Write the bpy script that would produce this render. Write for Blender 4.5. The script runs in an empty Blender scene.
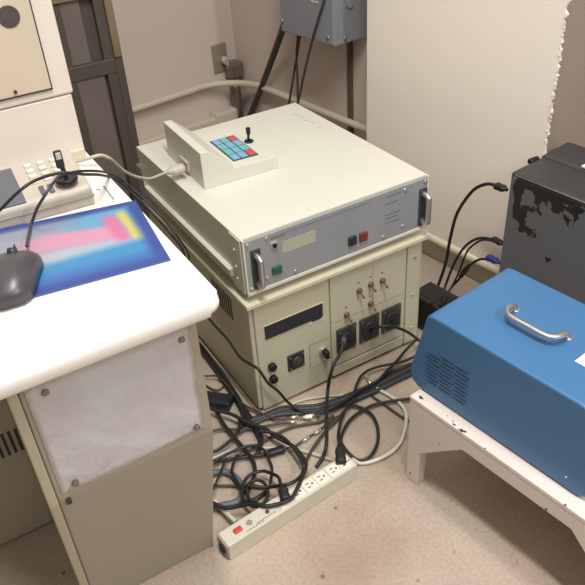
import bpy, bmesh, math, random
from mathutils import Vector, Matrix
random.seed(7)
SC = bpy.context.scene
COL = SC.collection
CABLES = [
  ('power_cable', 'thin black cable hanging down the left side of the beige cabinet and across its corner', 'cables tangled on the floor', 'cable_black', 0.0035, [(-0.02, 0.22, 0.182), (-0.015, 0.17, 0.17), (-0.012, 0.117, 0.166), (-0.012, 0.056, 0.153), (-0.012, 0.002, 0.17), (-0.014, -0.048, 0.189), (0.014, -0.03, 0.12), (0.033, -0.04, 0.092), (0.061, -0.038, 0.035), (0.08, -0.066, 0.02), (0.101, -0.079, 0.012)], []),
  ('power_cable', 'upper of two thick black cables running down beside the foot of the beige cabinet', 'cables tangled on the floor', 'cable_black', 0.005, [(-0.012, 0.352, 0.008), (-0.011, 0.308, 0.008), (-0.013, 0.243, 0.008), (-0.016, 0.158, 0.008), (-0.021, 0.092, 0.008), (-0.026, 0.043, 0.008), (-0.029, 0.003, 0.008), (-0.032, -0.04, 0.008), (-0.043, -0.083, 0.008), (-0.069, -0.111, 0.008)], []),
  ('power_cable', 'lower of two thick black cables running down beside the foot of the beige cabinet', 'cables tangled on the floor', 'cable_black', 0.005, [(-0.024, 0.337, 0.012), (-0.022, 0.294, 0.012), (-0.023, 0.229, 0.012), (-0.027, 0.145, 0.012), (-0.031, 0.08, 0.012), (-0.036, 0.032, 0.012), (-0.038, -0.008, 0.012), (-0.042, -0.05, 0.012), (-0.052, -0.093, 0.012), (-0.078, -0.12, 0.012)], []),
  ('signal_cable', 'short thin cable arching from the desk pedestal onto the thick black cables', 'cables tangled on the floor', 'cable_brown', 0.0025, [(-0.067, 0.194, 0.018), (-0.054, 0.185, 0.018), (-0.037, 0.173, 0.018), (-0.029, 0.148, 0.018), (-0.029, 0.107, 0.018), (-0.033, 0.066, 0.018), (-0.035, 0.037, 0.018)], []),
  ('signal_cable', 'thin brown cable curling beneath the desk pedestal next to the black adapter', 'cables tangled on the floor', 'cable_brown', 0.0025, [(-0.071, 0.171, 0.006), (-0.063, 0.146, 0.006), (-0.05, 0.133, 0.006), (-0.032, 0.139, 0.006), (-0.015, 0.15, 0.006)], []),
  ('power_cable', 'thick black cable sweeping from the desk pedestal down across the power strip', 'cables tangled on the floor', 'cable_black', 0.0045, [(-0.114, 0.081, 0.03), (-0.102, 0.054, 0.03), (-0.073, 0.015, 0.03), (-0.051, -0.037, 0.03), (-0.027, -0.076, 0.03), (-0.02, -0.112, 0.03), (-0.002, -0.156, 0.03), (0.001, -0.189, 0.03), (-0.005, -0.221, 0.03), (-0.035, -0.256, 0.045), (-0.063, -0.283, 0.055), (-0.087, -0.299, 0.055), (-0.106, -0.301, 0.055), (-0.126, -0.294, 0.052), (-0.145, -0.285, 0.052), (-0.161, -0.261, 0.046), (-0.183, -0.242, 0.034), (-0.209, -0.227, 0.03), (-0.228, -0.199, 0.03)], []),
  ('power_cable', 'black cable with a square plug resting on the middle of the power strip', 'cables tangled on the floor', 'cable_black', 0.004, [(-0.047, -0.076, 0.035), (-0.023, -0.1, 0.035), (-0.008, -0.13, 0.035), (-0.006, -0.176, 0.035), (-0.012, -0.221, 0.035), (-0.025, -0.24, 0.035), (-0.05, -0.261, 0.05), (-0.075, -0.266, 0.055), (-0.091, -0.255, 0.05), (-0.107, -0.234, 0.035), (-0.129, -0.219, 0.035), (-0.146, -0.201, 0.035)], [('plug', 'plug_black', 'plug', 0.022, (-0.09, -0.262, 0.058), (-0.103, -0.3, 0.058))]),
  ('power_cable', 'black cable coiled in a small ring left of the power strip', 'cables tangled on the floor', 'cable_black', 0.0038, [(-0.092, -0.261, 0.055), (-0.083, -0.236, 0.05), (-0.083, -0.214, 0.04), (-0.095, -0.184, 0.03), (-0.119, -0.177, 0.03), (-0.14, -0.184, 0.03), (-0.157, -0.202, 0.03), (-0.167, -0.224, 0.03), (-0.163, -0.249, 0.03), (-0.148, -0.262, 0.03), (-0.128, -0.256, 0.03), (-0.113, -0.238, 0.03), (-0.109, -0.214, 0.03), (-0.12, -0.197, 0.03), (-0.138, -0.198, 0.03), (-0.152, -0.215, 0.03), (-0.156, -0.235, 0.03), (-0.144, -0.249, 0.03)], []),
  ('power_cable', 'black cable looping out from the adapter to the crossing below the beige cabinet', 'cables tangled on the floor', 'cable_black', 0.004, [(-0.031, 0.075, 0.02), (-0.037, 0.036, 0.02), (-0.047, 0.003, 0.02), (-0.064, -0.02, 0.02), (-0.081, -0.036, 0.02), (-0.101, -0.049, 0.02), (-0.127, -0.058, 0.02), (-0.148, -0.063, 0.02), (-0.162, -0.06, 0.02)], []),
  ('power_cable', 'black cable running from the desk pedestal through the crossing to the coil', 'cables tangled on the floor', 'cable_black', 0.0045, [(-0.082, 0.099, 0.015), (-0.091, 0.058, 0.015), (-0.097, 0.009, 0.015), (-0.096, -0.028, 0.015), (-0.094, -0.073, 0.015), (-0.092, -0.104, 0.015), (-0.094, -0.134, 0.015), (-0.106, -0.164, 0.015), (-0.13, -0.189, 0.015), (-0.152, -0.207, 0.015)], []),
  ('power_cable', 'black cable ending in a dark plug on the bare floor above the power strip', 'cables tangled on the floor', 'cable_black', 0.004, [(-0.057, -0.128, 0.012), (-0.076, -0.124, 0.012), (-0.092, -0.115, 0.012), (-0.114, -0.106, 0.012), (-0.134, -0.096, 0.012), (-0.158, -0.087, 0.012), (-0.177, -0.078, 0.012)], [('plug', 'plug_black', 'plug', 0.02, (-0.063, -0.13, 0.012), (-0.015, -0.139, 0.012))]),
  ('signal_cable', 'black cable bowing upward beside the plug on the bare floor', 'cables tangled on the floor', 'cable_black', 0.0035, [(-0.178, -0.093, 0.02), (-0.15, -0.087, 0.02), (-0.113, -0.086, 0.02), (-0.086, -0.091, 0.02), (-0.066, -0.103, 0.02), (-0.059, -0.123, 0.02), (-0.063, -0.153, 0.02), (-0.073, -0.185, 0.02), (-0.096, -0.216, 0.02)], []),
  ('signal_cable', 'black cable curving down in front of the grey hose to the coil', 'cables tangled on the floor', 'cable_black', 0.0035, [(-0.119, -0.105, 0.024), (-0.137, -0.121, 0.024), (-0.151, -0.14, 0.024), (-0.154, -0.165, 0.024), (-0.155, -0.191, 0.024), (-0.149, -0.208, 0.024)], []),
  ('signal_cable', 'thin black cable dropping straight past the grey hose by the pedestal', 'cables tangled on the floor', 'cable_black', 0.0028, [(-0.144, -0.098, 0.024), (-0.161, -0.115, 0.024), (-0.177, -0.132, 0.024), (-0.196, -0.15, 0.024), (-0.21, -0.164, 0.024)], []),
  ('hose', 'blue-grey hose bending around the left of the coiled cables', None, 'hose_grey', 0.0075, [(-0.196, -0.105, 0.01), (-0.179, -0.112, 0.01), (-0.159, -0.123, 0.01), (-0.149, -0.144, 0.01), (-0.147, -0.166, 0.01), (-0.154, -0.191, 0.01), (-0.168, -0.208, 0.01), (-0.184, -0.21, 0.01), (-0.202, -0.204, 0.01), (-0.229, -0.195, 0.01)], []),
  ('signal_cable', 'straight brown cable emerging from behind the desk pedestal', 'cables tangled on the floor', 'cable_brown', 0.003, [(-0.21, -0.135, 0.008), (-0.187, -0.149, 0.008), (-0.156, -0.171, 0.008), (-0.137, -0.187, 0.008), (-0.112, -0.207, 0.008)], []),
  ('power_cable', 'dark cable passing beneath the coil toward the desk pedestal', 'cables tangled on the floor', 'cable_black', 0.0045, [(-0.103, -0.218, 0.006), (-0.132, -0.224, 0.006), (-0.163, -0.217, 0.006), (-0.192, -0.206, 0.006), (-0.22, -0.185, 0.006)], []),
  ('mains_cable', 'short grey-white cord entering the switch end of the power strip', None, 'cable_white', 0.005, [(-0.215, -0.175, 0.006), (-0.213, -0.211, 0.012), (-0.211, -0.237, 0.02), (-0.207, -0.267, 0.026)], []),
  ('network_cable', 'pale cable lying under the black tangle from pedestal to power strip', None, 'cable_pale', 0.0045, [(-0.176, -0.064, 0.005), (-0.157, -0.066, 0.005), (-0.126, -0.068, 0.005), (-0.09, -0.08, 0.005), (-0.05, -0.105, 0.005), (-0.007, -0.138, 0.005), (0.016, -0.159, 0.005), (0.037, -0.187, 0.005), (0.053, -0.212, 0.005), (0.073, -0.24, 0.005)], []),
  ('coaxial_cable', "brown coaxial cable with a silver connector beneath the cabinet's left front corner", 'cables tangled on the floor', 'cable_brown', 0.003, [(-0.145, 0.009, 0.012), (-0.112, 0.001, 0.012), (-0.08, -0.021, 0.012), (-0.051, -0.038, 0.012), (-0.023, -0.049, 0.012), (0.004, -0.059, 0.012), (0.027, -0.069, 0.012), (0.04, -0.076, 0.012)], [('connector', 'metal', 'conn', 0.011, (0.035, -0.073, 0.012), (0.055, -0.082, 0.012))]),
  ('coaxial_cable', 'brown coaxial cable joined to the square silver connector block', 'cables tangled on the floor', 'cable_brown', 0.003, [(-0.028, 0.056, 0.013), (-0.017, 0.022, 0.013), (-0.006, -0.002, 0.013), (0.005, -0.029, 0.013), (0.024, -0.055, 0.013), (0.049, -0.065, 0.013)], [('connector', 'metal', 'conn', 0.011, (0.045, -0.063, 0.013), (0.066, -0.07, 0.013)), ('connector_block', 'connector', 'conn', 0.02, (0.073, -0.083, 0.016), (0.093, -0.092, 0.016)), ('sleeve', 'metal', 'conn', 0.008, (0.064, -0.073, 0.013), (0.114, -0.095, 0.013))]),
  ('coaxial_cable', 'thin coaxial cable with two small silver connectors on the bare floor', 'cables tangled on the floor', 'cable_brown', 0.0025, [(-0.046, -0.126, 0.008), (-0.019, -0.137, 0.008), (0.014, -0.143, 0.008), (0.042, -0.139, 0.008), (0.079, -0.135, 0.008), (0.109, -0.128, 0.008), (0.15, -0.12, 0.008)], [('connector', 'metal', 'conn', 0.009, (0.033, -0.141, 0.008), (0.054, -0.139, 0.008)), ('connector', 'metal', 'conn', 0.009, (0.069, -0.137, 0.008), (0.09, -0.135, 0.008))]),
  ('signal_cable', 'dark cable crossing the bare floor diagonally beneath the thick sweeping cable', 'cables tangled on the floor', 'cable_brown', 0.0035, [(-0.113, -0.095, 0.008), (-0.082, -0.095, 0.008), (-0.049, -0.09, 0.008), (-0.002, -0.086, 0.008), (0.027, -0.086, 0.008), (0.052, -0.092, 0.008), (0.103, -0.111, 0.008), (0.142, -0.114, 0.008)], []),
  ('power_cable', "topmost of four thick black cables bundled along the cabinet's front", 'thick bundled cables along the cabinet', 'cable_black', 0.0048, [(-0.061, 0.005, 0.007), (-0.033, -0.005, 0.007), (0.002, -0.013, 0.007), (0.051, -0.017, 0.007), (0.091, -0.039, 0.007), (0.131, -0.06, 0.007), (0.17, -0.068, 0.007), (0.227, -0.074, 0.007), (0.303, -0.077, 0.007), (0.362, -0.076, 0.007), (0.424, -0.073, 0.007), (0.487, -0.062, 0.007)], []),
  ('power_cable', "second of four thick black cables bundled along the cabinet's front", 'thick bundled cables along the cabinet', 'cable_slate', 0.0048, [(-0.068, -0.01, 0.011), (-0.038, -0.016, 0.011), (-0.002, -0.021, 0.011), (0.046, -0.027, 0.011), (0.085, -0.049, 0.011), (0.124, -0.071, 0.011), (0.163, -0.079, 0.011), (0.219, -0.085, 0.011), (0.294, -0.089, 0.011), (0.353, -0.088, 0.011), (0.414, -0.086, 0.011), (0.476, -0.076, 0.011)], []),
  ('power_cable', "third of four thick black cables bundled along the cabinet's front", 'thick bundled cables along the cabinet', 'cable_black', 0.0048, [(-0.073, -0.018, 0.007), (-0.041, -0.019, 0.007), (-0.002, -0.021, 0.007), (0.044, -0.03, 0.007), (0.082, -0.052, 0.007), (0.121, -0.075, 0.007), (0.16, -0.083, 0.007), (0.216, -0.089, 0.007), (0.291, -0.093, 0.007), (0.349, -0.092, 0.007), (0.409, -0.092, 0.007), (0.471, -0.082, 0.007)], []),
  ('power_cable', "lowest of four thick black cables bundled along the cabinet's front", 'thick bundled cables along the cabinet', 'cable_slate', 0.0048, [(-0.08, -0.033, 0.011), (-0.046, -0.03, 0.011), (-0.006, -0.028, 0.011), (0.038, -0.04, 0.011), (0.076, -0.063, 0.011), (0.114, -0.086, 0.011), (0.153, -0.094, 0.011), (0.208, -0.1, 0.011), (0.283, -0.104, 0.011), (0.34, -0.103, 0.011), (0.398, -0.104, 0.011), (0.46, -0.095, 0.011)], []),
  ('tubing', "upper pale tube lying behind the black bundle at the cabinet's foot", None, 'cable_pale', 0.0032, [(0.056, -0.019, 0.006), (0.094, -0.02, 0.006), (0.127, -0.028, 0.006), (0.175, -0.05, 0.006), (0.221, -0.073, 0.006), (0.265, -0.077, 0.006), (0.318, -0.082, 0.006)], []),
  ('tubing', "lower pale tube lying behind the black bundle at the cabinet's foot", None, 'cable_pale', 0.0032, [(0.055, -0.031, 0.006), (0.092, -0.036, 0.006), (0.121, -0.047, 0.006), (0.152, -0.063, 0.006), (0.186, -0.075, 0.006), (0.215, -0.086, 0.006)], []),
  ('signal_cable', 'black cable arching up from the bundle toward the blue box', 'cables tangled on the floor', 'cable_black', 0.0035, [(0.191, -0.113, 0.02), (0.221, -0.087, 0.02), (0.246, -0.064, 0.02), (0.276, -0.044, 0.02), (0.306, -0.039, 0.02), (0.337, -0.044, 0.02), (0.365, -0.054, 0.02), (0.395, -0.063, 0.02), (0.437, -0.065, 0.02)], []),
  ('signal_cable', 'black cable leaving the bundle beside the arching one and passing under the blue box', 'cables tangled on the floor', 'cable_black', 0.004, [(0.1, -0.099, 0.026), (0.143, -0.104, 0.026), (0.187, -0.101, 0.026), (0.23, -0.092, 0.026), (0.261, -0.091, 0.026), (0.294, -0.089, 0.026), (0.33, -0.075, 0.026), (0.374, -0.059, 0.026), (0.426, -0.036, 0.026), (0.472, -0.028, 0.04)], []),
  ('signal_cable', 'black cable running low under the corner of the blue box', 'cables tangled on the floor', 'cable_brown', 0.0035, [(0.255, -0.091, 0.008), (0.304, -0.075, 0.008), (0.351, -0.065, 0.008), (0.387, -0.069, 0.008), (0.437, -0.073, 0.008)], []),
  ('signal_cable', 'brown cable lying flat on the floor just behind the white bench leg', 'cables tangled on the floor', 'cable_brown', 0.003, [(0.26, -0.109, 0.006), (0.268, -0.153, 0.006), (0.272, -0.183, 0.006), (0.278, -0.214, 0.006), (0.289, -0.246, 0.006)], []),
  ('signal_cable', 'dark cable slanting up from the power strip to the black bundle', 'cables tangled on the floor', 'cable_brown', 0.0038, [(-0.021, -0.234, 0.04), (0.018, -0.192, 0.012), (0.045, -0.174, 0.012), (0.072, -0.159, 0.012), (0.106, -0.143, 0.012), (0.136, -0.132, 0.012), (0.167, -0.12, 0.012)], []),
  ('power_cable', 'black cable dropping from the left square socket to the power strip', 'cables tangled on the floor', 'cable_black', 0.0042, [(0.236, -0.02, 0.133), (0.219, -0.035, 0.119), (0.191, -0.05, 0.111), (0.169, -0.06, 0.084), (0.164, -0.055, 0.036), (0.13, -0.1, 0.03), (0.095, -0.154, 0.028), (0.063, -0.2, 0.028), (0.046, -0.211, 0.012), (0.031, -0.218, 0.008), (0.02, -0.222, 0.005)], [('plug', 'plug_black', 'plug', 0.022, (0.25, -0.004, 0.142), (0.234, -0.022, 0.122))]),
  ('power_cable', 'black cable with a round plug at the far end of the power strip', 'cables tangled on the floor', 'cable_black', 0.0038, [(0.215, -0.104, 0.02), (0.187, -0.114, 0.02), (0.163, -0.127, 0.02), (0.137, -0.15, 0.02), (0.109, -0.182, 0.02), (0.081, -0.231, 0.045)], [('plug', 'plug_black', 'plug', 0.024, (0.081, -0.23, 0.05), (0.051, -0.278, 0.052))]),
  ('power_cable', 'black cable circling in a wide oval beyond the power strip', 'cables tangled on the floor', 'cable_black', 0.0038, [(0.342, -0.182, 0.012), (0.305, -0.165, 0.012), (0.272, -0.151, 0.012), (0.237, -0.141, 0.012), (0.193, -0.143, 0.012), (0.16, -0.152, 0.012), (0.131, -0.171, 0.012), (0.105, -0.198, 0.02), (0.099, -0.219, 0.02), (0.099, -0.243, 0.018), (0.107, -0.263, 0.012), (0.126, -0.272, 0.012), (0.153, -0.262, 0.012), (0.181, -0.24, 0.012), (0.206, -0.204, 0.012), (0.217, -0.171, 0.012), (0.215, -0.145, 0.012), (0.205, -0.122, 0.012), (0.189, -0.106, 0.012)], []),
  ('mains_cable', 'grey-white cord curving from the power strip past the white bench leg', None, 'cable_white', 0.0045, [(0.093, -0.259, 0.02), (0.108, -0.27, 0.007), (0.133, -0.281, 0.007), (0.17, -0.285, 0.007), (0.203, -0.28, 0.007), (0.231, -0.266, 0.007), (0.262, -0.24, 0.007), (0.288, -0.21, 0.007), (0.299, -0.184, 0.007), (0.3, -0.155, 0.007), (0.295, -0.126, 0.007), (0.287, -0.098, 0.007), (0.284, -0.073, 0.007)], [('connector', 'metal', 'conn', 0.011, (0.282, -0.076, 0.007), (0.291, -0.041, 0.007))]),
  ('signal_cable', 'black cable leading from the right square sockets behind the blue box', None, 'cable_black', 0.0038, [(0.333, -0.01, 0.117), (0.324, -0.03, 0.14), (0.33, -0.05, 0.158), (0.351, -0.06, 0.157), (0.38, -0.06, 0.136), (0.422, -0.05, 0.095), (0.462, -0.04, 0.047), (0.516, -0.03, -0.019)], []),
  ('mains_cable', 'black power cord arching out of the top of the black computer', 'cables hanging behind the black computer', 'cable_black', 0.0045, [(0.7, -0.058, 0.426), (0.7, -0.027, 0.423), (0.7, 0.001, 0.416), (0.695, 0.028, 0.398), (0.69, 0.047, 0.374), (0.68, 0.067, 0.33), (0.68, 0.085, 0.283), (0.675, 0.093, 0.214), (0.67, 0.095, 0.149), (0.66, 0.101, 0.088), (0.65, 0.11, 0.033), (0.527, -0.009, 0.125)], [('plug', 'plug_black', 'plug', 0.022, (0.7, -0.065, 0.426), (0.7, -0.027, 0.423))]),
  ('signal_cable', 'black cable in the middle of those arching from the black computer', 'cables hanging behind the black computer', 'cable_black', 0.0036, [(0.7, -0.064, 0.273), (0.7, -0.029, 0.268), (0.7, 0.003, 0.255), (0.695, 0.029, 0.235), (0.69, 0.053, 0.202), (0.68, 0.068, 0.159), (0.675, 0.082, 0.108), (0.665, 0.087, 0.062), (0.552, -0.016, 0.125)], [('plug', 'plug_black', 'plug', 0.018, (0.7, -0.078, 0.274), (0.7, -0.039, 0.274))]),
  ('signal_cable', 'thin black cable just right of the middle arching one behind the computer', 'cables hanging behind the black computer', 'cable_black', 0.0028, [(0.69, -0.066, 0.281), (0.69, -0.018, 0.263), (0.69, 0.009, 0.24), (0.69, 0.039, 0.197), (0.68, 0.052, 0.127), (0.67, 0.064, 0.076), (0.558, -0.026, 0.125)], []),
  ('video_cable', 'black monitor cable with a blue plug and a ferrite lump below it', 'cables hanging behind the black computer', 'cable_black', 0.0036, [(0.7, -0.062, 0.219), (0.7, -0.034, 0.206), (0.7, -0.006, 0.193), (0.7, 0.015, 0.174), (0.7, 0.031, 0.154), (0.695, 0.044, 0.129), (0.69, 0.059, 0.095), (0.68, 0.075, 0.062), (0.67, 0.088, 0.021), (0.543, -0.027, 0.125)], [('plug', 'plug_blue', 'plug', 0.021, (0.7, -0.073, 0.216), (0.7, -0.029, 0.212)), ('ferrite_lump', 'plug_black', 'conn', 0.018, (0.7, 0.036, 0.15), (0.7, 0.064, 0.097))]),
  ('device_cable', 'lower of the two black cables arching over the desk telephone', 'cables over the telephone', 'cable_black', 0.0025, [(-0.453, -0.097, 0.76), (-0.44, -0.113, 0.775), (-0.411, -0.127, 0.8), (-0.383, -0.125, 0.81), (-0.35, -0.132, 0.815), (-0.33, -0.132, 0.81), (-0.303, -0.108, 0.79), (-0.269, -0.06, 0.76), (-0.225, 0.032, 0.704), (-0.205, 0.053, 0.679), (-0.2, 0.024, 0.671), (-0.19, -0.019, 0.657), (-0.18, -0.053, 0.638), (-0.17, -0.093, 0.614), (-0.073, 0.154, 0.42), (-0.06, 0.212, 0.34)], []),
  ('device_cable', 'upper of the two black cables arching over the desk telephone', 'cables over the telephone', 'cable_black', 0.0021, [(-0.344, -0.118, 0.8), (-0.334, -0.121, 0.805), (-0.311, -0.113, 0.8), (-0.272, -0.08, 0.775), (-0.22, 0.047, 0.703), (-0.195, 0.074, 0.671), (-0.185, 0.054, 0.658), (-0.17, 0.031, 0.635), (-0.16, -0.011, 0.616), (-0.15, -0.057, 0.589), (-0.046, 0.201, 0.38), (-0.039, 0.26, 0.3)], []),
  ('mouse_cable', 'thin dark cable running from the microphone stand to the mouse', None, 'cable_slate', 0.0024, [(-0.333, -0.099, 0.8), (-0.343, -0.11, 0.8), (-0.363, -0.128, 0.795), (-0.377, -0.134, 0.785), (-0.389, -0.122, 0.765), (-0.396, -0.108, 0.745), (-0.404, -0.108, 0.732), (-0.416, -0.143, 0.735), (-0.427, -0.181, 0.74)], []),
  ('serial_cable', 'light grey cable with a plug on the back of the keypad controller', None, 'cable_pale', 0.0032, [(-0.288, 0.096, 0.727), (-0.274, 0.093, 0.727), (-0.254, 0.074, 0.735), (-0.238, 0.064, 0.74), (-0.225, 0.07, 0.735), (-0.21, 0.08, 0.72), (-0.191, 0.118, 0.69), (-0.159, 0.178, 0.64), (-0.118, 0.245, 0.59), (-0.076, 0.291, 0.555), (-0.04, 0.324, 0.54), (-0.005, 0.349, 0.53)], [('plug', 'plug_grey', 'plug', 0.028, (-0.014, 0.346, 0.53), (0.03, 0.346, 0.53))]),
  ('conduit_hose', 'thick dark slanting hose from the left of the grey junction box', None, 'cable_dark', 0.012, [(0.719, 1.013, 0.611), (0.736, 1.118, 0.497), (0.742, 1.262, 0.317), (0.741, 1.38, 0.167), (0.737, 1.416, 0.113)], []),
  ('wire', 'left one of the two thin wires hanging beneath the grey junction box', None, 'cable_brown', 0.004, [(0.746, 0.96, 0.577), (0.751, 0.999, 0.496), (0.755, 1.044, 0.395), (0.752, 1.072, 0.313), (0.749, 1.093, 0.245), (0.748, 1.101, 0.104), (0.747, 1.106, -0.019)], []),
  ('wire', 'right one of the two thin wires hanging beneath the grey junction box', None, 'cable_brown', 0.004, [(0.728, 0.946, 0.584), (0.726, 0.96, 0.507), (0.726, 0.962, 0.423), (0.725, 0.966, 0.343), (0.725, 0.965, 0.283), (0.726, 0.963, 0.159), (0.726, 0.961, 0.037)], []),
  ('wire', 'thin wire passing over the face of the grey junction box', None, 'cable_slate', 0.004, [(0.69, 0.709, 0.768), (0.689, 0.722, 0.732), (0.685, 0.751, 0.675), (0.684, 0.784, 0.611), (0.682, 0.836, 0.5), (0.677, 0.875, 0.395), (0.673, 0.903, 0.323), (0.697, 0.951, 0.172), (0.714, 0.977, 0.043)], []),
]
CAM_F=716.7711976458179; CAM_E=[0.9514938719837883, 0.05679278567423726, -0.5465420187795795]; CAM_C=[-0.5332719219990686, -1.16706385555355, 1.2731749466952147]

# ---------------------------------------------------------------- materials
def S(r, g, b):
    f = lambda c: ((c/255.0)/12.92 if c/255.0 <= .04045 else ((c/255.0+.055)/1.055)**2.4)
    return (f(r), f(g), f(b), 1)

def mat(name, col, rough=.5, metal=0.0, var=0.0, scale=8.0, bump=0.0, bscale=60.0, bdist=.004, spec=.5, coat=0.0):
    m = bpy.data.materials.new(name); m.use_nodes = True
    nt = m.node_tree; b = nt.nodes['Principled BSDF']
    b.inputs['Base Color'].default_value = col
    b.inputs['Roughness'].default_value = rough
    b.inputs['Metallic'].default_value = metal
    b.inputs['Specular IOR Level'].default_value = spec
    b.inputs['Coat Weight'].default_value = coat
    tc = nt.nodes.new('ShaderNodeTexCoord')
    if var:
        n = nt.nodes.new('ShaderNodeTexNoise'); n.inputs['Scale'].default_value = scale; n.inputs['Detail'].default_value = 4
        nt.links.new(tc.outputs['Object'], n.inputs['Vector'])
        r = nt.nodes.new('ShaderNodeValToRGB')
        r.color_ramp.elements[0].position = .3; r.color_ramp.elements[1].position = .7
        r.color_ramp.elements[0].color = tuple(c*(1-var) for c in col[:3])+(1,)
        r.color_ramp.elements[1].color = tuple(min(1, c*(1+var*.6)) for c in col[:3])+(1,)
        nt.links.new(n.outputs['Fac'], r.inputs['Fac']); nt.links.new(r.outputs['Color'], b.inputs['Base Color'])
    if bump:
        n2 = nt.nodes.new('ShaderNodeTexNoise'); n2.inputs['Scale'].default_value = bscale; n2.inputs['Detail'].default_value = 3
        nt.links.new(tc.outputs['Object'], n2.inputs['Vector'])
        bp = nt.nodes.new('ShaderNodeBump'); bp.inputs['Strength'].default_value = bump; bp.inputs['Distance'].default_value = bdist
        nt.links.new(n2.outputs['Fac'], bp.inputs['Height']); nt.links.new(bp.outputs['Normal'], b.inputs['Normal'])
    return m

def floor_mat():
    m = mat('floor_vinyl', S(204,184,164), .45)
    nt = m.node_tree; b = nt.nodes['Principled BSDF']; L = nt.links.new
    tc = nt.nodes.new('ShaderNodeTexCoord')
    def noise(s, d=4):
        n = nt.nodes.new('ShaderNodeTexNoise'); n.inputs['Scale'].default_value = s; n.inputs['Detail'].default_value = d
        L(tc.outputs['Object'], n.inputs['Vector']); return n.outputs['Fac']
    def ramp(f, p0, c0, p1, c1):
        r = nt.nodes.new('ShaderNodeValToRGB'); e = r.color_ramp.elements
        e[0].position = p0; e[0].color = c0; e[1].position = p1; e[1].color = c1
        L(f, r.inputs['Fac']); return r.outputs['Color']
    def mix(kind, fac, a, c):
        x = nt.nodes.new('ShaderNodeMixRGB'); x.blend_type = kind
        if isinstance(fac, float): x.inputs[0].default_value = fac
        else: L(fac, x.inputs[0])
        L(a, x.inputs[1]); L(c, x.inputs[2]); return x.outputs[0]
    base = ramp(noise(4, 5), .32, S(170,157,144), .70, S(190,175,159))
    fine = ramp(noise(120, 6), .38, S(212,206,200), .6, S(255,255,255))
    c = mix('MULTIPLY', .35, base, fine)
    warm = ramp(noise(3.1, 2), .45, S(255,255,255), .75, S(240,214,196))
    c = mix('MULTIPLY', .6, c, warm)
    v = nt.nodes.new('ShaderNodeTexVoronoi'); v.inputs['Scale'].default_value = 17; v.inputs['Randomness'].default_value = 1
    L(tc.outputs['Object'], v.inputs['Vector'])
    specks = ramp(v.outputs['Distance'], .04, S(120,100,88), .11, S(255,255,255))
    gate = ramp(noise(9, 2), .5, (0,0,0,1), .58, (1,1,1,1))
    c = mix('MULTIPLY', gate, c, specks)
    L(c, b.inputs['Base Color'])
    return m

def vcol_mat(name, rough):
    m = mat(name, (1,1,1,1), rough); nt = m.node_tree
    a = nt.nodes.new('ShaderNodeAttribute'); a.attribute_name = 'print'
    nt.links.new(a.outputs['Color'], nt.nodes['Principled BSDF'].inputs['Base Color'])
    return m

def peel_mat():
    """glossy grey side panel whose film has flaked away in matt black patches"""
    m = mat('peeling_black_panel', S(60,60,62), .32); nt = m.node_tree; L = nt.links.new; b = nt.nodes['Principled BSDF']
    tc = nt.nodes.new('ShaderNodeTexCoord'); sp = nt.nodes.new('ShaderNodeSeparateXYZ'); L(tc.outputs['Object'], sp.inputs[0])
    n = nt.nodes.new('ShaderNodeTexNoise'); n.inputs['Scale'].default_value = 26; n.inputs['Detail'].default_value = 5
    L(tc.outputs['Object'], n.inputs['Vector'])
    def mth(op, a, c=None, v=None):
        x = nt.nodes.new('ShaderNodeMath'); x.operation = op; L(a, x.inputs[0])
        if c is not None: L(c, x.inputs[1])
        if v is not None: x.inputs[1].default_value = v
        return x.outputs[0]
    # object space: y is 0 at the rear edge and runs negative, z is the height
    top = mth('MULTIPLY', mth('SUBTRACT', sp.outputs['Z'], v=.452), v=15.0)
    rear = mth('MULTIPLY', mth('ADD', sp.outputs['Y'], v=.085), v=9.0)
    low = mth('MULTIPLY', mth('SUBTRACT', sp.outputs['Z'], v=.36), v=6.0)
    rear2 = mth('MINIMUM', rear, low)
    e = mth('MAXIMUM', top, rear2); edge = mth('MULTIPLY', mth('MAXIMUM', mth('ADD', sp.outputs['Y'], v=.024), v=0.0), v=90.0); e = mth('SUBTRACT', e, edge)
    f = mth('ADD', e, mth('MULTIPLY', mth('SUBTRACT', n.outputs['Fac'], v=.5), v=3.2))
    r = nt.nodes.new('ShaderNodeValToRGB'); el = r.color_ramp.elements
    el[0].position = .10; el[0].color = S(98,99,103); el[1].position = .16; el[1].color = S(34,32,32)
    L(f, r.inputs['Fac']); L(r.outputs['Color'], b.inputs['Base Color'])
    return m

M = {}
def defm(k, *a, **kw): M[k] = mat(k, *a, **kw)
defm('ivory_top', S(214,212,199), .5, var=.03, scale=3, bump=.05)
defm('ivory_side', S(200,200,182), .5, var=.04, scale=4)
defm('cabinet_cream', S(192,188,164), .5, var=.04, scale=5)
defm('cabinet_trim', S(208,202,176), .45)
defm('face_grey', S(160,163,167), .42, metal=.25, var=.04, scale=10)
defm('steel', S(206,206,208), .36, metal=.95)
defm('metal', S(215,212,200), .35, metal=.8)
defm('brass', S(122,106,74), .5, metal=.5)
defm('connector', S(226,228,208), .4)
defm('label_faded', S(172,173,152), .6)
defm('black', S(24,24,26), .45)
defm('black_matt', S(46,46,50), .75)
defm('dark_slot', S(40,44,50), .5)
defm('socket_dark', S(62,62,62), .5, var=.3, scale=60)
defm('ink', S(92,96,104), .7)
defm('line', S(150,146,120), .7)
defm('red', S(120,52,52), .4)
defm('red_bright', S(206,60,62), .35)  # brighter red of the power strip's rocker switch
defm('green', S(46,92,70), .4)
defm('yellow_label', S(186,184,146), .6, var=.05, scale=60)
defm('desk_white', S(236,231,224), .38, coat=.15)
defm('pedestal', S(164,156,140), .55, var=.03, scale=4)
defm('pedestal_edge', S(178,170,146), .5)
defm('paper', S(255,250,252), .85, var=.05, scale=14, bump=.45, bscale=14, bdist=.02)
defm('machine_white', S(226,216,204), .5, var=.02, scale=5)
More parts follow.
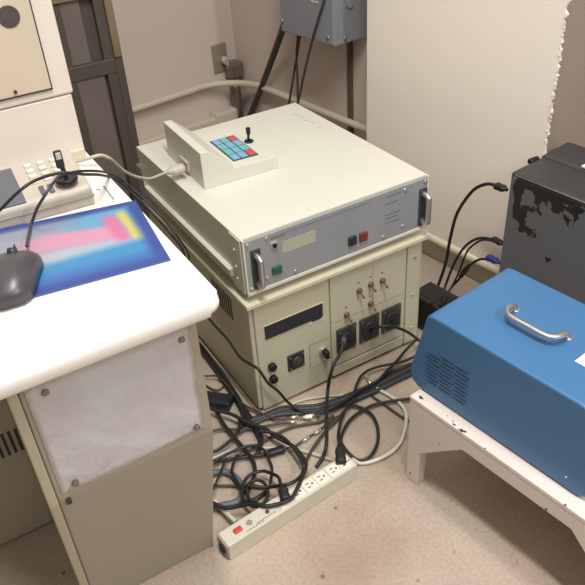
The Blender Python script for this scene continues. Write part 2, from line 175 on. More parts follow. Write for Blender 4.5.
defm('machine_beige', S(206,192,170), .5, var=.03, scale=6)
defm('under_beige', S(176,166,146), .6)
defm('hole_dark', S(78,72,68), .5, var=.3, scale=30)
defm('rack_dark', S(86,78,72), .45, var=.08, scale=6)
defm('rack_panel', S(116,106,100), .4, var=.10, scale=6)
defm('rack_metal', S(150,136,112), .35, metal=.5, var=.15, scale=5)
defm('wall_paint', S(214,200,188), .75, var=.02, scale=3, bump=.1, bscale=90)
defm('column_paint', S(250,240,227), .75, var=.015, scale=3, bump=.12, bscale=90)
defm('alcove_paint', S(166,151,140), .8, var=.03, scale=3, bump=.1, bscale=90)
defm('torn_edge', S(242,232,220), .8, bump=.5, bscale=120)
defm('base_cream', S(226,216,190), .4)
defm('base_grey', S(198,190,174), .6, var=.04, scale=6)
defm('base_dark', S(92,82,70), .5, var=.1, scale=6)
defm('pipe_paint', S(206,194,176), .5)
defm('plate_grey', S(128,118,108), .35, metal=.5)
defm('cover_metal', S(164,154,142), .4, metal=.4)
defm('plug_grey', S(196,188,176), .5)
defm('junction_grey', S(140,142,148), .5, var=.03, scale=5)
defm('junction_side', S(140,142,148), .5, var=.03, scale=5)
defm('conduit_brown', S(92,80,64), .5)
defm('blue_paint', S(62,112,158), .45, var=.02, scale=6, bump=.15, bscale=200, coat=.1)
defm('vent_blue', S(24,50,74), .6)
defm('bench_paint', S(222,210,202), .55, var=.03, scale=8, bump=.2, bscale=40)
defm('bench_chip', S(70,56,48), .8)
defm('pc_black', S(62,60,61), .5, var=.06, scale=12)
defm('pc_dark', S(34,33,34), .5)
defm('sticker_white', S(232,220,218), .6)
defm('phone_beige', S(184,175,163), .5)
defm('phone_key', S(222,212,198), .5)
defm('phone_dark', S(92,96,104), .4)
defm('mouse_dark', S(66,64,70), .33, var=.04, scale=8)
defm('mouse_detail', S(46,45,50), .4)  # darker grey of the button seam and scroll wheel
defm('pad_edge', S(66,92,160), .6)
defm('strip_body', S(206,200,184), .5, var=.03, scale=10)
defm('strip_side', S(150,142,124), .5)
defm('outlet_white', S(232,226,210), .45)
defm('key_blue', S(124,172,206), .5)
defm('key_teal', S(110,180,180), .5)
defm('key_red', S(190,84,88), .5)
defm('key_frame', S(70,78,88), .5)
defm('cable_black', S(34,34,32), .5)
defm('cable_dark', S(62,60,54), .5)
defm('cable_slate', S(58,62,66), .5)
defm('cable_brown', S(70,60,46), .5)
defm('cable_pale', S(190,184,166), .45)
defm('cable_white', S(206,200,186), .45)
defm('hose_grey', S(96,102,108), .5)
defm('plug_black', S(30,31,36), .5)
defm('plug_blue', S(50,54,140), .45)
M['plug_grey'] = M['plug_grey']
M['floor'] = floor_mat()
M['pad_print'] = vcol_mat('printed_mouse_pad', .55)
M['peel'] = peel_mat()

# ---------------------------------------------------------------- mesh helper
class MB:
    def __init__(s): s.bm = bmesh.new(); s.mats = []
    def mi(s, m):
        if m not in s.mats: s.mats.append(m)
        return s.mats.index(m)
    def merge(s, t, m, smooth=None, mx=None):
        i = s.mi(m)
        if mx is not None: bmesh.ops.transform(t, matrix=mx, verts=t.verts)
        vm = {}
        for v in t.verts: vm[v] = s.bm.verts.new(v.co)
        for f in t.faces:
            try: nf = s.bm.faces.new([vm[v] for v in f.verts])
            except ValueError: continue
            nf.material_index = i; nf.smooth = f.smooth if smooth is None else smooth
        t.free(); return s
    def box(s, x0, y0, z0, x1, y1, z1, m, bev=0.0, seg=2, mx=None):
        t = bmesh.new()
        c = ((x0+x1)/2, (y0+y1)/2, (z0+z1)/2)
        bmesh.ops.create_cube(t, size=1, matrix=Matrix.Translation(c) @ Matrix.Diagonal((abs(x1-x0), abs(y1-y0), abs(z1-z0), 1)))
        if bev: bmesh.ops.bevel(t, geom=list(t.edges), offset=bev, segments=seg, affect='EDGES', profile=.5)
        return s.merge(t, m, False, mx)
    def cyl(s, p0, p1, r, m, seg=20, r2=None, bev=0.0):
        p0 = Vector(p0); p1 = Vector(p1); d = p1-p0
        t = bmesh.new()
        bmesh.ops.create_cone(t, cap_ends=True, segments=seg, radius1=r, radius2=r if r2 is None else r2, depth=d.length)
        if bev:
            es = [e for e in t.edges if len(e.link_faces) == 2 and any(len(f.verts) > 4 for f in e.link_faces)]
            bmesh.ops.bevel(t, geom=es, offset=bev, segments=2, affect='EDGES', profile=.5)
        for f in t.faces: f.smooth = len(f.verts) == 4
        mx = Matrix.Translation((p0+p1)/2) @ d.to_track_quat('Z', 'Y').to_matrix().to_4x4()
        return s.merge(t, m, None, mx)
    def prism(s, poly, axis, a, b, m, bev=0.0, seg=2, smooth_small=0.0):
        """poly: 2-D outline, extruded along axis ('x': poly is (y,z); 'y': (x,z); 'z': (x,y))"""
        t = bmesh.new()
        def P(u, v, w): return {'x': (w, u, v), 'y': (u, w, v), 'z': (u, v, w)}[axis]
        lo = [t.verts.new(P(u, v, a)) for u, v in poly]; hi = [t.verts.new(P(u, v, b)) for u, v in poly]
        t.faces.new(lo[::-1]); t.faces.new(hi); n = len(poly)
        for i in range(n): t.faces.new((lo[i], lo[(i+1) % n], hi[(i+1) % n], hi[i]))
        bmesh.ops.recalc_face_normals(t, faces=t.faces)
        if bev: bmesh.ops.bevel(t, geom=list(t.edges), offset=bev, segments=seg, affect='EDGES', profile=.5)
        if smooth_small:
            for f in t.faces: f.smooth = f.calc_area() < smooth_small
        return s.merge(t, m)
    def tube(s, pts, r, m, seg=8, sub=6, caps=True):
        P = [Vector(p) for p in pts]
        Q = []
        if sub > 1 and len(P) > 2:
            E = [P[0]*2-P[1]] + P + [P[-1]*2-P[-2]]
            for i in range(1, len(E)-2):
                a, b, c, d = E[i-1:i+3]
                for k in range(sub):
                    t = k/sub
                    Q.append(.5*((2*b)+(c-a)*t+(2*a-5*b+4*c-d)*t*t+(3*b-a-3*c+d)*t**3))
            Q.append(P[-1])
        else: Q = P
        i = s.mi(m); rings = []
        T = (Q[1]-Q[0]).normalized(); N = T.orthogonal().normalized()
        for k, q in enumerate(Q):
            T2 = (Q[min(k+1, len(Q)-1)]-Q[max(k-1, 0)])
            T2 = T2.normalized() if T2.length > 1e-9 else T
            N = (N - T2*N.dot(T2)); N = N.normalized() if N.length > 1e-6 else T2.orthogonal().normalized()
            B = T2.cross(N); T = T2
            rings.append([s.bm.verts.new(q+(N*math.cos(2*math.pi*j/seg)+B*math.sin(2*math.pi*j/seg))*r) for j in range(seg)])
        for a, b in zip(rings, rings[1:]):
            for j in range(seg):
                f = s.bm.faces.new((a[j], a[(j+1) % seg], b[(j+1) % seg], b[j])); f.smooth = True; f.material_index = i
        if caps:
            for rg in (rings[0][::-1], rings[-1]):
                f = s.bm.faces.new(rg); f.material_index = i
        return s
    def loft(s, secs, m, smooth=True):
        """secs: list of closed rings (lists of points) of the same length"""
        i = s.mi(m); R = [[s.bm.verts.new(p) for p in sec] for sec in secs]; n = len(R[0])
        for a, b in zip(R, R[1:]):
            for j in range(n):
                f = s.bm.faces.new((a[j], a[(j+1) % n], b[(j+1) % n], b[j])); f.smooth = smooth; f.material_index = i
        for rg in (R[0][::-1], R[-1]):
            f = s.bm.faces.new(rg); f.material_index = i; f.smooth = smooth
        return s
    def plug(s, a, b, w, m, h=None):
        a = Vector(a); b = Vector(b); T = (b-a); L = T.length; T.normalize()
        Sd = T.cross(Vector((0, 0, 1)));  Sd = Sd.normalized() if Sd.length > .2 else Vector((1, 0, 0))
        U = Sd.cross(T).normalized(); h = h or w*.75
        secs = []
        for t, k in ((0, .42), (.12, .5), (.3, .92), (.42, 1), (.62, .9), (.8, 1), (.96, .98), (1, .86)):
            ring = []
            for j in range(16):
                an = 2*math.pi*j/16; c, sn = math.cos(an), math.sin(an)
                q = (abs(c)**3.2+abs(sn)**3.2)**(-1/3.2)
                ring.append(a+T*L*t+Sd*(c*q*w/2*k)+U*(sn*q*h/2*k))
            secs.append(ring)
        return s.loft(secs, m)
    def build(s, name, parent=None, loc=(0,0,0), rz=0.0, label=None, cat=None, group=None, kind=None):
        bmesh.ops.recalc_face_normals(s.bm, faces=s.bm.faces)
        me = bpy.data.meshes.new(name); s.bm.to_mesh(me); s.bm.free()
        for m in s.mats: me.materials.append(M[m])
        o = bpy.data.objects.new(name, me); COL.objects.link(o)
        o.location = loc; o.rotation_euler = (0, 0, rz)
        if parent is not None: o.parent = parent
        tag(o, label, cat, group, kind)
        return o

def tag(o, label=None, cat=None, group=None, kind=None):
    if label: o['label'] = label
    if cat: o['category'] = cat
    if group: o['group'] = group
    if kind: o['kind'] = kind

def thing(name, label, cat, loc=(0,0,0), rz=0.0, group=None):
    o = bpy.data.objects.new(name, None); COL.objects.link(o); o.empty_display_size = .05
    o.location = loc; o.rotation_euler = (0, 0, rz); tag(o, label, cat, group); return o

def copy_tree(o, parent=None):
    c = o.copy(); COL.objects.link(c); c.parent = parent
    for ch in list(o.children): copy_tree(ch, c)
    return c

# ---------------------------------------------------------------- the room
TH = math.radians(7.5)
A = Vector((.748, 1.483, 0)); D1 = Vector((math.cos(TH), math.sin(TH), 0)); D2 = Vector((math.sin(TH), -math.cos(TH), 0))
# the walls' own frame: x along the back wall (0 at the corner), y = -distance from the back wall, z up
def room(mb, name, kind='structure', **kw): return mb.build(name, loc=A, rz=TH, kind=kind, **kw)
H = 2.6
room(MB().box(-3.4, -5.2, -.1, 1.2, .1, 0, 'floor'), 'floor')
room(MB().box(-3.4, 0, 0, .1, .1, H, 'wall_paint'), 'wall_back')
room(MB().box(0, -1.2, 0, .12, 0, H, 'wall_paint'), 'wall_right')
room(MB().box(.20, -5.0, 0, .3, -1.2, H, 'alcove_paint'), 'wall_alcove')
# the projecting column: plastered body above a rounded lip, torn at its right edge
cm = MB()
cm.box(-.126, -1.532, .10, .12, -.904, H, 'column_paint')
cm.box(-.1235, -1.5345, .10, .12, -1.5315, H-.001, 'alcove_paint')   # unplastered return in the darker paint
poly = [(-.906, .102), (-.906, H-.01)]
z = H-.01; k = 0
while z > .115:
    poly.append((-1.540+random.uniform(-.004, .006), z)); z -= random.choice([.004, .006, .009, .012])
poly.append((-1.538, .102))
cm.prism(poly, 'x', -.131, -.124, 'column_paint')
for i in range(90):
    zz = random.uniform(.3, 1.5); yy = -1.540+random.uniform(-.003, .003); q = random.uniform(.0006, .0022)
    cm.box(-.1325, yy-q, zz-q*1.4, -.128, yy+q, zz+q*1.4, 'torn_edge')
room(cm, 'wall_column')
room(MB().box(-.100, -1.525, 0, .10, -.91, .10, 'base_grey'), 'baseboard_column')
room(MB().tube([(-.128, -1.53, .094), (-.128, -.908, .094)], .013, 'base_cream', seg=14, sub=1), 'trim_1')
room(MB().box(-2.6, -.012, 0, -.001, 0, .11, 'base_dark', .003), 'dark_strip_back')  # dark strip along the foot of the back wall
room(MB().box(-.012, -.90, 0, 0, -.014, .11, 'base_dark', .003), 'dark_strip_right')  # the same dark strip carried along the right wall

# painted pipe that runs along the back wall, round the corner and on
pp = [(-1.6, -.03, .300), (-.9, -.03, .302), (-.5, -.03, .304), (-.22, -.03, .308)]
for j in range(7):
    a = j/6*math.pi/2
    pp.append((-.22+.19*math.sin(a), -.22+.19*math.cos(a)+0.0, .310))
pp += [(-.03, -.42, .308), (-.03, -.7, .306), (-.03, -.895, .306)]
MB().tube(pp, .0125, 'pipe_paint', seg=12, sub=4).build('wall_pipe', loc=A, rz=TH, label='pale painted pipe bending round the corner low on the walls', cat='pipe')
rw = MB().box(-1.6, -.05, .142, -.055, -.001, .178, 'pipe_paint', .010, 3)
rw.box(-.16, -.058, .132, -.05, -.001, .192, 'pipe_paint', .012, 3)
rw.build('wall_raceway', loc=A, rz=TH, label='pale raised cable channel along the back wall just below the pipe', cat='cable channel')

t = thing('wall_outlet', 'grey metal wall outlet plate with a plug in it near the room corner', 'outlet', A + D1*(-.078) + Vector((0,0,.391)), TH)
MB().box(-.034, -.008, -.056, .034, -.0005, .056, 'cover_metal', .003).build('cover_plate', t)
MB().cyl((.012, -.008, -.006), (.012, -.032, -.012), .014, 'plug_grey', bev=.003).build('socket_hub', t)
MB().tube([(.012, -.034, -.014), (.016, -.04, -.04), (.03, -.036, -.066), (.045, -.03, -.08)], .006, 'plug_grey').build('cord', t)
t = thing('conduit_fitting', 'grey pipe elbow fitting standing in the room corner behind the pale pipe', 'pipe fitting', A + D1*(-.036) + D2*.036, TH)
MB().box(-.032, -.028, .31, .030, .030, .375, 'plate_grey', .012, 3).build('junction_block', t)
MB().cyl((-.004, 0, .115), (-.004, 0, .312), .021, 'plate_grey').build('vertical_pipe', t)

# grey junction box high on the right wall
t = thing('junction_box', 'grey metal junction box with a yellow label fixed high in the corner beside the column', 'electrical box', A, TH)
MB().box(-.146, -.780, .603, -.001, -.517, 1.05, 'junction_grey', .003).build('body', t)
MB().box(-.150, -.778, .606, -.1462, -.519, 1.048, 'junction_grey', .002).build('cover', t)
for (yy, zz) in ((-.528, .640), (-.755, .628)):
    MB().cyl((-.150, yy, zz), (-.155, yy, zz), .006, 'steel', 12).build('screw', t)
MB().cyl((-.105, -.780, .622), (-.105, -.785, .622), .006, 'steel', 12).build('screw', t)
MB().cyl((-.085, -.780, .72), (-.085, -.786, .72), .014, 'junction_side', 14).build('knockout', t)
MB().box(-.1516, -.690, .755, -.1499, -.575, .84, 'yellow_label').build('warning_label', t, label='yellow label')
MB().box(-.1512, -.715, .722, -.1499, -.68, .726, 'sticker_white').build('printed_mark', t)
MB().box(-.018, -.705, .0, -.001, -.690, .60, 'conduit_brown', .003).build('conduit', loc=A, rz=TH,
    label='narrow dark brown vertical conduit running down beside the column', cat='conduit')

# dark equipment rack against the back wall
t = thing('equipment_rack', 'dark equipment rack with inset panels and metal edging behind the white machine', 'rack', (-.64, 1.08, 0))
f = MB()
f.box(0, .02, .02, .79, .30, 1.5, 'rack_dark', .003)
f.build('body', t)
f = MB()   # face frame
f.box(.772, 0, .02, .798, .02, 1.5, 'rack_dark', .002)
f.box(0, 0, .552, .772, .02, .596, 'rack_dark', .002)
f.box(.740, .002, .02, .772, .019, .785, 'rack_dark', .001); f.box(0, .002, .02, .74, .0185, .10, 'rack_dark', .001)
f.box(.60, .003, .02, .64, .018, .785, 'rack_dark', .002)
f.build('door_frame', t)
MB().box(.772, -.006, .60, .797, .0, 1.5, 'rack_metal', .002).build('edge_trim', t, label='bare metal edge strip')
MB().box(0, -.006, .785, .772, .014, .83, 'rack_metal', .002).build('top_rail', t)
for (x0, x1) in ((.64, .70), (.40, .60)):
    MB().box(x0, .006, .597, x1, .02, .784, 'rack_panel', .002).build('panel', t)
    MB().box(x0, .006, .10, x1+.03 if x0 > .6 else x1, .02, .552, 'rack_panel', .002).build('panel', t)

# ---------------------------------------------------------------- lower cabinet
t = thing('instrument_cabinet', 'beige floor-standing instrument cabinet with dark square sockets, beneath the ivory rack unit', 'instrument')
b = MB(); b.box(0, .006, .012, .5, .60, .3315, 'cabinet_cream', .003)
b.box(.006, .012, 0, .494, .59, .014, 'base_dark')
b.build('body', t)
l = MB(); l.box(-.010, -.012, .331, .508, .61, .342, 'cabinet_trim', .0015); l.build('lid', t)
f = MB(); f.box(.010, 0, .010, .212, .008, .322, 'cabinet_cream', .002); f.build('front_panel', t, label='left front panel with long dark slot')
f = MB(); f.box(.216, 0, .045, .445, .008, .322, 'cabinet_cream', .002)
f.box(.222, -.0006, .186, .440, .001, .1875, 'line'); f.box(.340, -.0006, .188, .3412, .001, .31, 'line')
f.build('front_panel', t, label='right front panel with switches and sockets')
f = MB(); f.box(.449, 0, .010, .492, .008, .322, 'cabinet_cream', .002); f.build('side_post', t)
f = MB(); f.box(.216, .0, .012, .445, .008, .040, 'cabinet_cream', .002); f.box(.30, -.0006, .026, .36, .001, .0275, 'line'); f.build('bottom_rail', t)
MB().prism([(.033, .224), (.033, .261), (.191, .260), (.191, .224), (.183, .219), (.162, .219), (.158, .224)], 'y', -.003, .006, 'dark_slot').build('display_slot', t, label='long dark display slot')
fr = MB(); fr.box(.029, -.0015, .2615, .195, .002, .2635, 'cabinet_trim'); fr.box(.15, -.0015, .2125, .195, .002, .2185, 'cabinet_trim'); fr.build('slot_bezel', t)
for zz in (.138, .099):
    MB().cyl((.042, .002, zz), (.042, -.012, zz), .0105, 'black', 20, bev=.002).build('knob', t)
sq = MB(); sq.box(.086, -.004, .097, .133, .002, .146, 'dark_slot', .002); sq.cyl((.110, -.003, .122), (.110, -.009, .122), .014, 'socket_dark', 20)
for dx, dz in ((-.018, .018), (.018, .018), (-.018, -.018), (.018, -.018)): sq.cyl((.110+dx, -.003, .122+dz), (.110+dx, -.007, .122+dz), .0026, 'brass', 10)
sq.build('connector_plate', t, label='small black square connector plate')
k = MB(); k.cyl((.188, .002, .116), (.188, -.007, .116), .012, 'metal', 20, bev=.001); k.box(.182, -.026, .104, .194, -.006, .126, 'black', .003); k.build('key_switch', t)
pt = MB(); pt.box(.150, -.001, .075, .206, .001, .0765, 'line'); pt.box(.150, -.001, .150, .206, .001, .1515, 'line'); pt.box(.149, -.001, .075, .1505, .001, .1515, 'line'); pt.build('switch_outline', t)
for (x0, x1) in ((.229, .289), (.299, .361), (.369, .431)):
    s_ = MB(); s_.box(x0, -.005, .084, x1, .002, .161, 'socket_dark', .003)
    cx = (x0+x1)/2
    s_.cyl((cx, -.004, .122), (cx, -.010, .122), .023, 'dark_slot', 24)
    s_.cyl((cx, -.009, .122), (cx, -.012, .122), .010, 'black', 16)
    for dx, dz in ((-.023, .030), (.023, .030), (-.023, -.030), (.023, -.030)): s_.cyl((cx+dx, -.004, .122+dz), (cx+dx, -.008, .122+dz), .0026, 'brass', 10)
    s_.build('power_socket', t)
for (x, zz) in ((.298, .254), (.333, .258), (.369, .255), (.260, .197), (.333, .200)):
    g = MB(); g.cyl((x, .002, zz), (x, -.006, zz), .0075, 'brass', 6); g.cyl((x, -.005, zz), (x, -.010, zz), .005, 'brass', 12); g.build('toggle_switch', t)
    g = MB(); g.cyl((x, -.008, zz), (x, -.024, zz-.010), .0022, 'brass', 10, r2=.0034); g.build('switch_lever', t.children[-1] if t.children[-1].name.startswith('toggle') else t)
    MB().box(x-.003, -.001, zz+.020, x+.003, .001, zz+.0235, 'ink').build('printed_label', t)
for zz in (.285, .17, .06):
    MB().cyl((.470, .001, zz), (.470, -.003, zz), .004, 'metal', 12).build('screw', t)
v = MB()
for i in range(9): v.box(-.0012, .095+i*.012, .235, .002, .100+i*.012, .300, 'dark_slot')
v.build('side_vent', t)

# ---------------------------------------------------------------- upper rack unit
t = thing('rack_instrument', 'ivory rack instrument with grey front panel and two handles, on the beige cabinet', 'instrument', (0, 0, .342))
b = MB()
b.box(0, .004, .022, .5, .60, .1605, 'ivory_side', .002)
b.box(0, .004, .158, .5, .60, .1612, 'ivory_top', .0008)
b.build('case', t)
b = MB(); b.box(.0, -.004, .018, .5, .006, .028, 'ivory_top', .002); b.box(0, -.004, .018, .0045, .006, .161, 'ivory_top', .001); b.box(.4955, -.004, .018, .5, .006, .161, 'ivory_top', .001); b.build('front_bezel', t)
f = MB(); f.box(.0048, -.003, .0285, .4952, .003, .156, 'face_grey', .0008)
f.box(.055, -.0036, .146, .330, -.002, .1468, 'ink')
for (x, zz, w) in ((.375, .143, .04), (.372, .124, .035), (.372, .095, .045), (.372, .085, .04), (.372, .073, .045)): f.box(x, -.0036, zz, x+w, -.002, zz+.0016, 'ink')
for (x, zz, w) in ((.068, .141, .034), (.026, .128, .012)): f.box(x, -.0036, zz, x+w, -.002, zz+.0022, 'ink')
f.build('front_panel', t, label='grey brushed front panel')
MB().box(.094, -.0036, .096, .180, -.003, .126, 'label_faded').build('label_plate', t, label='pale yellow label')
for x in (.028, .484):
    h = MB(); z0, z1 = .045, .118
    hp = [(x, -.002, z0), (x, -.017, z0)] + [(x, -.024, z0+.004), (x, -.026, z0+.012), (x, -.026, z1-.012), (x, -.024, z1-.004)] + [(x, -.017, z1), (x, -.002, z1)]
    h.tube(hp, .0068, 'steel', seg=12, sub=4)
    ho = h.build('handle', t, label='polished steel handle')
    MB().box(x-.012, -.006, .034, x+.012, -.0028, .132, 'socket_dark', .002).build('handle_plate', ho)
for (x, zz) in ((.058, .148), (.123, .039), (.052, .049), (.367, .041), (.425, .050), (.429, .145), (.012, .148), (.012, .036), (.490, .148)):
    MB().cyl((x, -.002, zz), (x, -.006, zz), .0042, 'metal', 12).build('screw', t)
g = MB(); g.box(.066, -.007, .119, .082, -.002, .134, 'metal', .001); g.cyl((.074, -.007, .1265), (.074, -.010, .1265), .005, 'black', 12); g.build('small_connector', t)
MB().box(.064, -.009, .052, .088, -.002, .072, 'green', .002).build('power_switch', t, label='dark green rocker switch')
MB().box(.267, -.010, .052, .288, -.002, .075, 'dark_slot', .002).build('push_button', t, label='dark grey push button')
MB().box(.298, -.010, .052, .319, -.002, .075, 'red', .002).build('push_button', t, label='dull red push button')
r = MB()
r.box(-.009, .055, .045, .001, .56, .063, 'ivory_side', .001); r.box(-.012, .055, .0615, .001, .56, .0645, 'ivory_top', .0005)
r.build('side_rail', t)
r = MB(); r.box(-.0025, .006, .020, .001, .056, .158, 'ivory_side', .0008); r.build('side_bracket', t)
for zz in (.124, .081, .050): MB().cyl((-.002, .033, zz), (-.006, .033, zz), .0040, 'metal', 12).build('screw', t)
r = MB(); r.box(-.012, .555, .020, .001, .598, .115, 'steel', .001); r.build('rear_bracket', t)
for x in (.045, .455):
    for y in (.05, .55): MB().cyl((x, y, 0), (x, y, .023), .014, 'black', 16).build('rubber_foot', t)
for (x, y, dx, dy) in ((.447, .53, .006, -.02), (.452, .50, .004, -.014), (.446, .47, .008, -.012), (.455, .445, .002, -.018), (.448, .400, .006, -.010)):
    MB().tube([(x, y, .1613), (x+dx*.5+.002, y+dy*.5, .1613), (x+dx, y+dy, .1613)], .0006, 'ink', seg=4, sub=3).build('pen_mark', t)

# ---------------------------------------------------------------- keypad controller
CX, CY = .0397, .257
c0 = Vector((.040, .257)); c1 = Vector((.2365, .250))
t = thing('keypad_controller', 'ivory keypad controller with a raised back and small joystick, on the ivory rack unit', 'controller', (.040, .257, .5033), math.atan2(c1.y-c0.y, c1.x-c0.x))
# local x: 0 .. .197 to the right, y: 0 .. .24 away, z up
Lx, Ly = .197, .235
b = MB(); b.prism([(0, 0), (.0, .092), (.020, .092), (.080, .040), (.0815, .034), (Lx, .032), (Lx, 0)], 'y', 0, Ly, 'ivory_top', .0015)
b.build('housing', t)
kp = MB(); kp.box(.094, .032, .0330, .162, .176, .0352, 'key_frame', .001)
kp_o = kp.build('keypad', t)
cols = ['key_blue', 'key_teal', 'key_blue', 'key_red']
rnd = random.Random(3)
for i in range(3):
    for j in range(4):
        mm = 'key_red' if (i, j) in ((2, 3), (2, 0)) else rnd.choice(['key_blue', 'key_blue', 'key_teal'])
        x = .097+i*.0212; y = .036+j*.0350
        MB().box(x, y, .0350, x+.0185, y+.031, .0375, mm, .0012).build('key', kp_o)
j = MB(); j.cyl((.178, .118, .031), (.178, .118, .036), .012, 'black', 24, bev=.001); j.tube([(.178, .118, .034), (.178, .118, .048), (.179, .118, .055)], .0032, 'black', seg=10)
j.cyl((.179, .118, .052), (.179, .118, .070), .0052, 'black', 16, r2=.0062, bev=.0015); j.build('joystick', t)
s_ = MB(); s_.box(-.006, .085, .012, .001, .135, .038, 'plug_grey', .002); s_.build('port', t)

# ---------------------------------------------------------------- desk
t = thing('control_desk', 'white-topped desk with a beige front pedestal holding a screwed-on paper', 'desk', (-.24, -.456, 0))
# local: x from 0 (right edge) to -1.0, y 0 (front) .. .80
def rounded(x0, y0, x1, y1, r, n=8):
    P = []
    for cx, cy, a0 in ((x1-r, y0+r, -90), (x1-r, y1-r, 0), (x0+r, y1-r, 90), (x0+r, y0+r, 180)):
        for k in range(n+1):
            a = math.radians(a0+90*k/n); P.append((cx+r*math.cos(a), cy+r*math.sin(a)))
    return P
tp = bmesh.new(); o2 = rounded(-1.0, .012, .003, .86, .022)
lo = [tp.verts.new((x, y, .698)) for x, y in o2]; hi = [tp.verts.new((x, y, .72)) for x, y in o2]
tp.faces.new(lo[::-1]); tp.faces.new(hi)
for i in range(len(o2)): tp.faces.new((lo[i], lo[(i+1) % len(o2)], hi[(i+1) % len(o2)], hi[i]))
bmesh.ops.bevel(tp, geom=[e for e in tp.edges if abs(e.verts[0].co.z-e.verts[1].co.z) < 1e-6], offset=.0105, segments=5, affect='EDGES', profile=.5)
for f in tp.faces: f.smooth = f.calc_area() < .02
mb = MB(); mb.merge(tp, 'desk_white')
top = mb.build('worktop', t)
sm = MB(); sm.tube([(-.018, .435, .7202), (-.021, .374, .7202)], .0011, 'ink', seg=4, sub=1); sm.tube([(-.033, .428, .7202), (-.028, .424, .7202)], .0012, 'ink', seg=4, sub=1); sm.build('scratch', top)
# pedestal: upright upper face, lower face falling back towards the foot
px0, px1 = -.290, -.025
pb = MB()
pb.prism([(.056, .698), (.061, .446), (.183, .0), (.62, 0), (.62, .698)], 'x', px0+.0146, px1, 'pedestal', .003)
pb.build('pedestal', t)
pe = MB(); pe.prism([(.050, .698), (.055, .446), (.177, .0), (.62, 0), (.62, .698)], 'x', px0, px0+.014, 'pedestal_edge', .002); pe.build('side_panel', t)
# paper sheet fixed on the front
pp_ = bmesh.new(); nx, nz = 26, 22; rnd = random.Random(11); G = {}
for i in range(nx+1):
    for k in range(nz+1):
        u, w = i/nx, k/nz
        x = -.268+.2285*u+(.006*(1-w)*0); zz = .459+.208*w - .008*u*(1-.0)*0 - (.004*math.sin(u*5) if k == 0 else 0)
        ed = min(u, 1-u, w, 1-w)
        dy = .0012+.0016*abs(math.sin(7*u+5*w+2*math.sin(3*w)))*min(1, ed*6+.2)+rnd.uniform(0, .0004)
        G[i, k] = pp_.verts.new((x, .0556+(.676-zz)*.0218-dy-.0008, zz))
for i in range(nx):
    for k in range(nz): pp_.faces.new((G[i, k], G[i+1, k], G[i+1, k+1], G[i, k+1])).smooth = True
r_ = bmesh.ops.solidify(pp_, geom=list(pp_.faces), thickness=.0005)
mb = MB(); mb.merge(pp_, 'paper'); pap = mb.build('paper_sheet', t, label='crumpled white paper sheet')
for (x, zz) in ((-.244, .651), (-.052, .648), (-.054, .474), (-.246, .474)):
    MB().cyl((x, .056, zz), (x, .0495, zz), .0048, 'plate_grey', 14, bev=.001).build('screw', pap)
MB().cyl((-.262, .062, .440), (-.262, .055, .4395), .004, 'bench_chip', 12).build('screw', t)

# beige machine standing under the desk
t = thing('machine_base', 'beige machine with vertical vent slots standing on the floor under the white desk', 'machine', (-.98, -.029, 0))
MB().box(0, 0, .004, .452, .5, .62, 'under_beige', .004).build('body', t)
v = MB()
for i in range(12): v.box(.318+i*.0125, -.0015, .232, .3235+i*.0125, .002, .290, 'dark_slot')
v.build('vent_grille', t)

# ---------------------------------------------------------------- tall white machine on the desk
t = thing('instrument_tower', 'tall off-white machine with an inset beige door, standing on the back of the desk', 'machine', (-.238, .12, .7202))
b = MB(); b.box(-.42, .0, .122, 0, .34, .75, 'machine_white', .004); b.box(-.42, .002, .0, -.004, .336, .1205, 'machine_white', .003)
b.build('body', t)
MB().box(-.052, -.006, .0, -.006, .003, .018, 'machine_beige', .002).build('foot_ledge', t)
MB().box(-.43, -.0035, .140, -.036, .004, .70, 'machine_beige', .001).build('door', t, label='beige inset door with a round hole')
g = MB(); g.box(-.0372, -.004, .139, -.0350, .003, .70, 'bench_chip'); g.box(-.42, -.004, .1378, -.035, .003, .1400, 'bench_chip'); g.build('door_gap', t)
dr = t.children[-2]
MB().cyl((-.075, -.001, .268), (-.075, -.0048, .268), .0175, 'hole_dark', 28).build('round_hole', dr)
MB().cyl((-.098, -.003, .148), (-.098, -.0065, .148), .003, 'bench_chip', 12).build('screw', dr)

# ---------------------------------------------------------------- telephone
t = thing('desk_telephone', 'beige push-button desk telephone with a dark panel, beside the mouse pad', 'telephone', (-.291, -.078, .7202), math.radians(-3))
b = MB()
prof = [(0, 0), (0, .014), (0, .028), (.006, .034), (.136, .050), (.145, .046), (.150, 0)]
b.prism([(y, z) for y, z in prof], 'x', -.185, 0, 'phone_beige', .004, 3)
bo = b.build('body', t)
MB().box(-.186, -.0012, .0155, .0012, .165, .0170, 'line').build('case_seam', t)
sl = math.atan2(.016, .130)
def ph(name, x0, y0, x1, y1, h, m, bev=.0015, parent=None):
    mb = MB(); mb.box(x0, y0, -.003, x1, y1, h, m, bev)
    o = mb.build(name, t if parent is None else parent, loc=(0, .006, .0345)); o.rotation_euler = (sl, 0, 0); return o
ph('display_panel', -.158, -.002, -.104, .112, .001, 'phone_dark')
for i in range(3):
    for j in range(4):
        ph('key', -.084+i*.021, .042+j*.0185, -.072+i*.021, .052+j*.0185, .004, 'phone_key')
for i, j in ((0, 0), (1, 0)):
    ph('function_key', -.078+i*.014, .004, -.070+i*.014, .030, .003, 'phone_dark')

# microphone stand on the telephone
t = thing('desk_stand', 'small black upright on a round base, standing on the desk telephone', 'stand', (-.3225, -.053, .7640), 0)
b = MB(); b.cyl((0, 0, -.001), (0, 0, .006), .0185, 'black', 32, bev=.002); b.build('base', t)
b = MB(); b.tube([(0, 0, .004), (-.001, .002, .020), (-.003, .004, .030)], .0040, 'black', seg=10); b.build('stem', t)
b = MB(); b.box(-.0095, -.0015, .022, .0035, .0070, .052, 'black_matt', .0025); b.box(-.0075, -.0025, .038, .0010, .0, .050, 'plug_grey', .001); b.build('head', t)

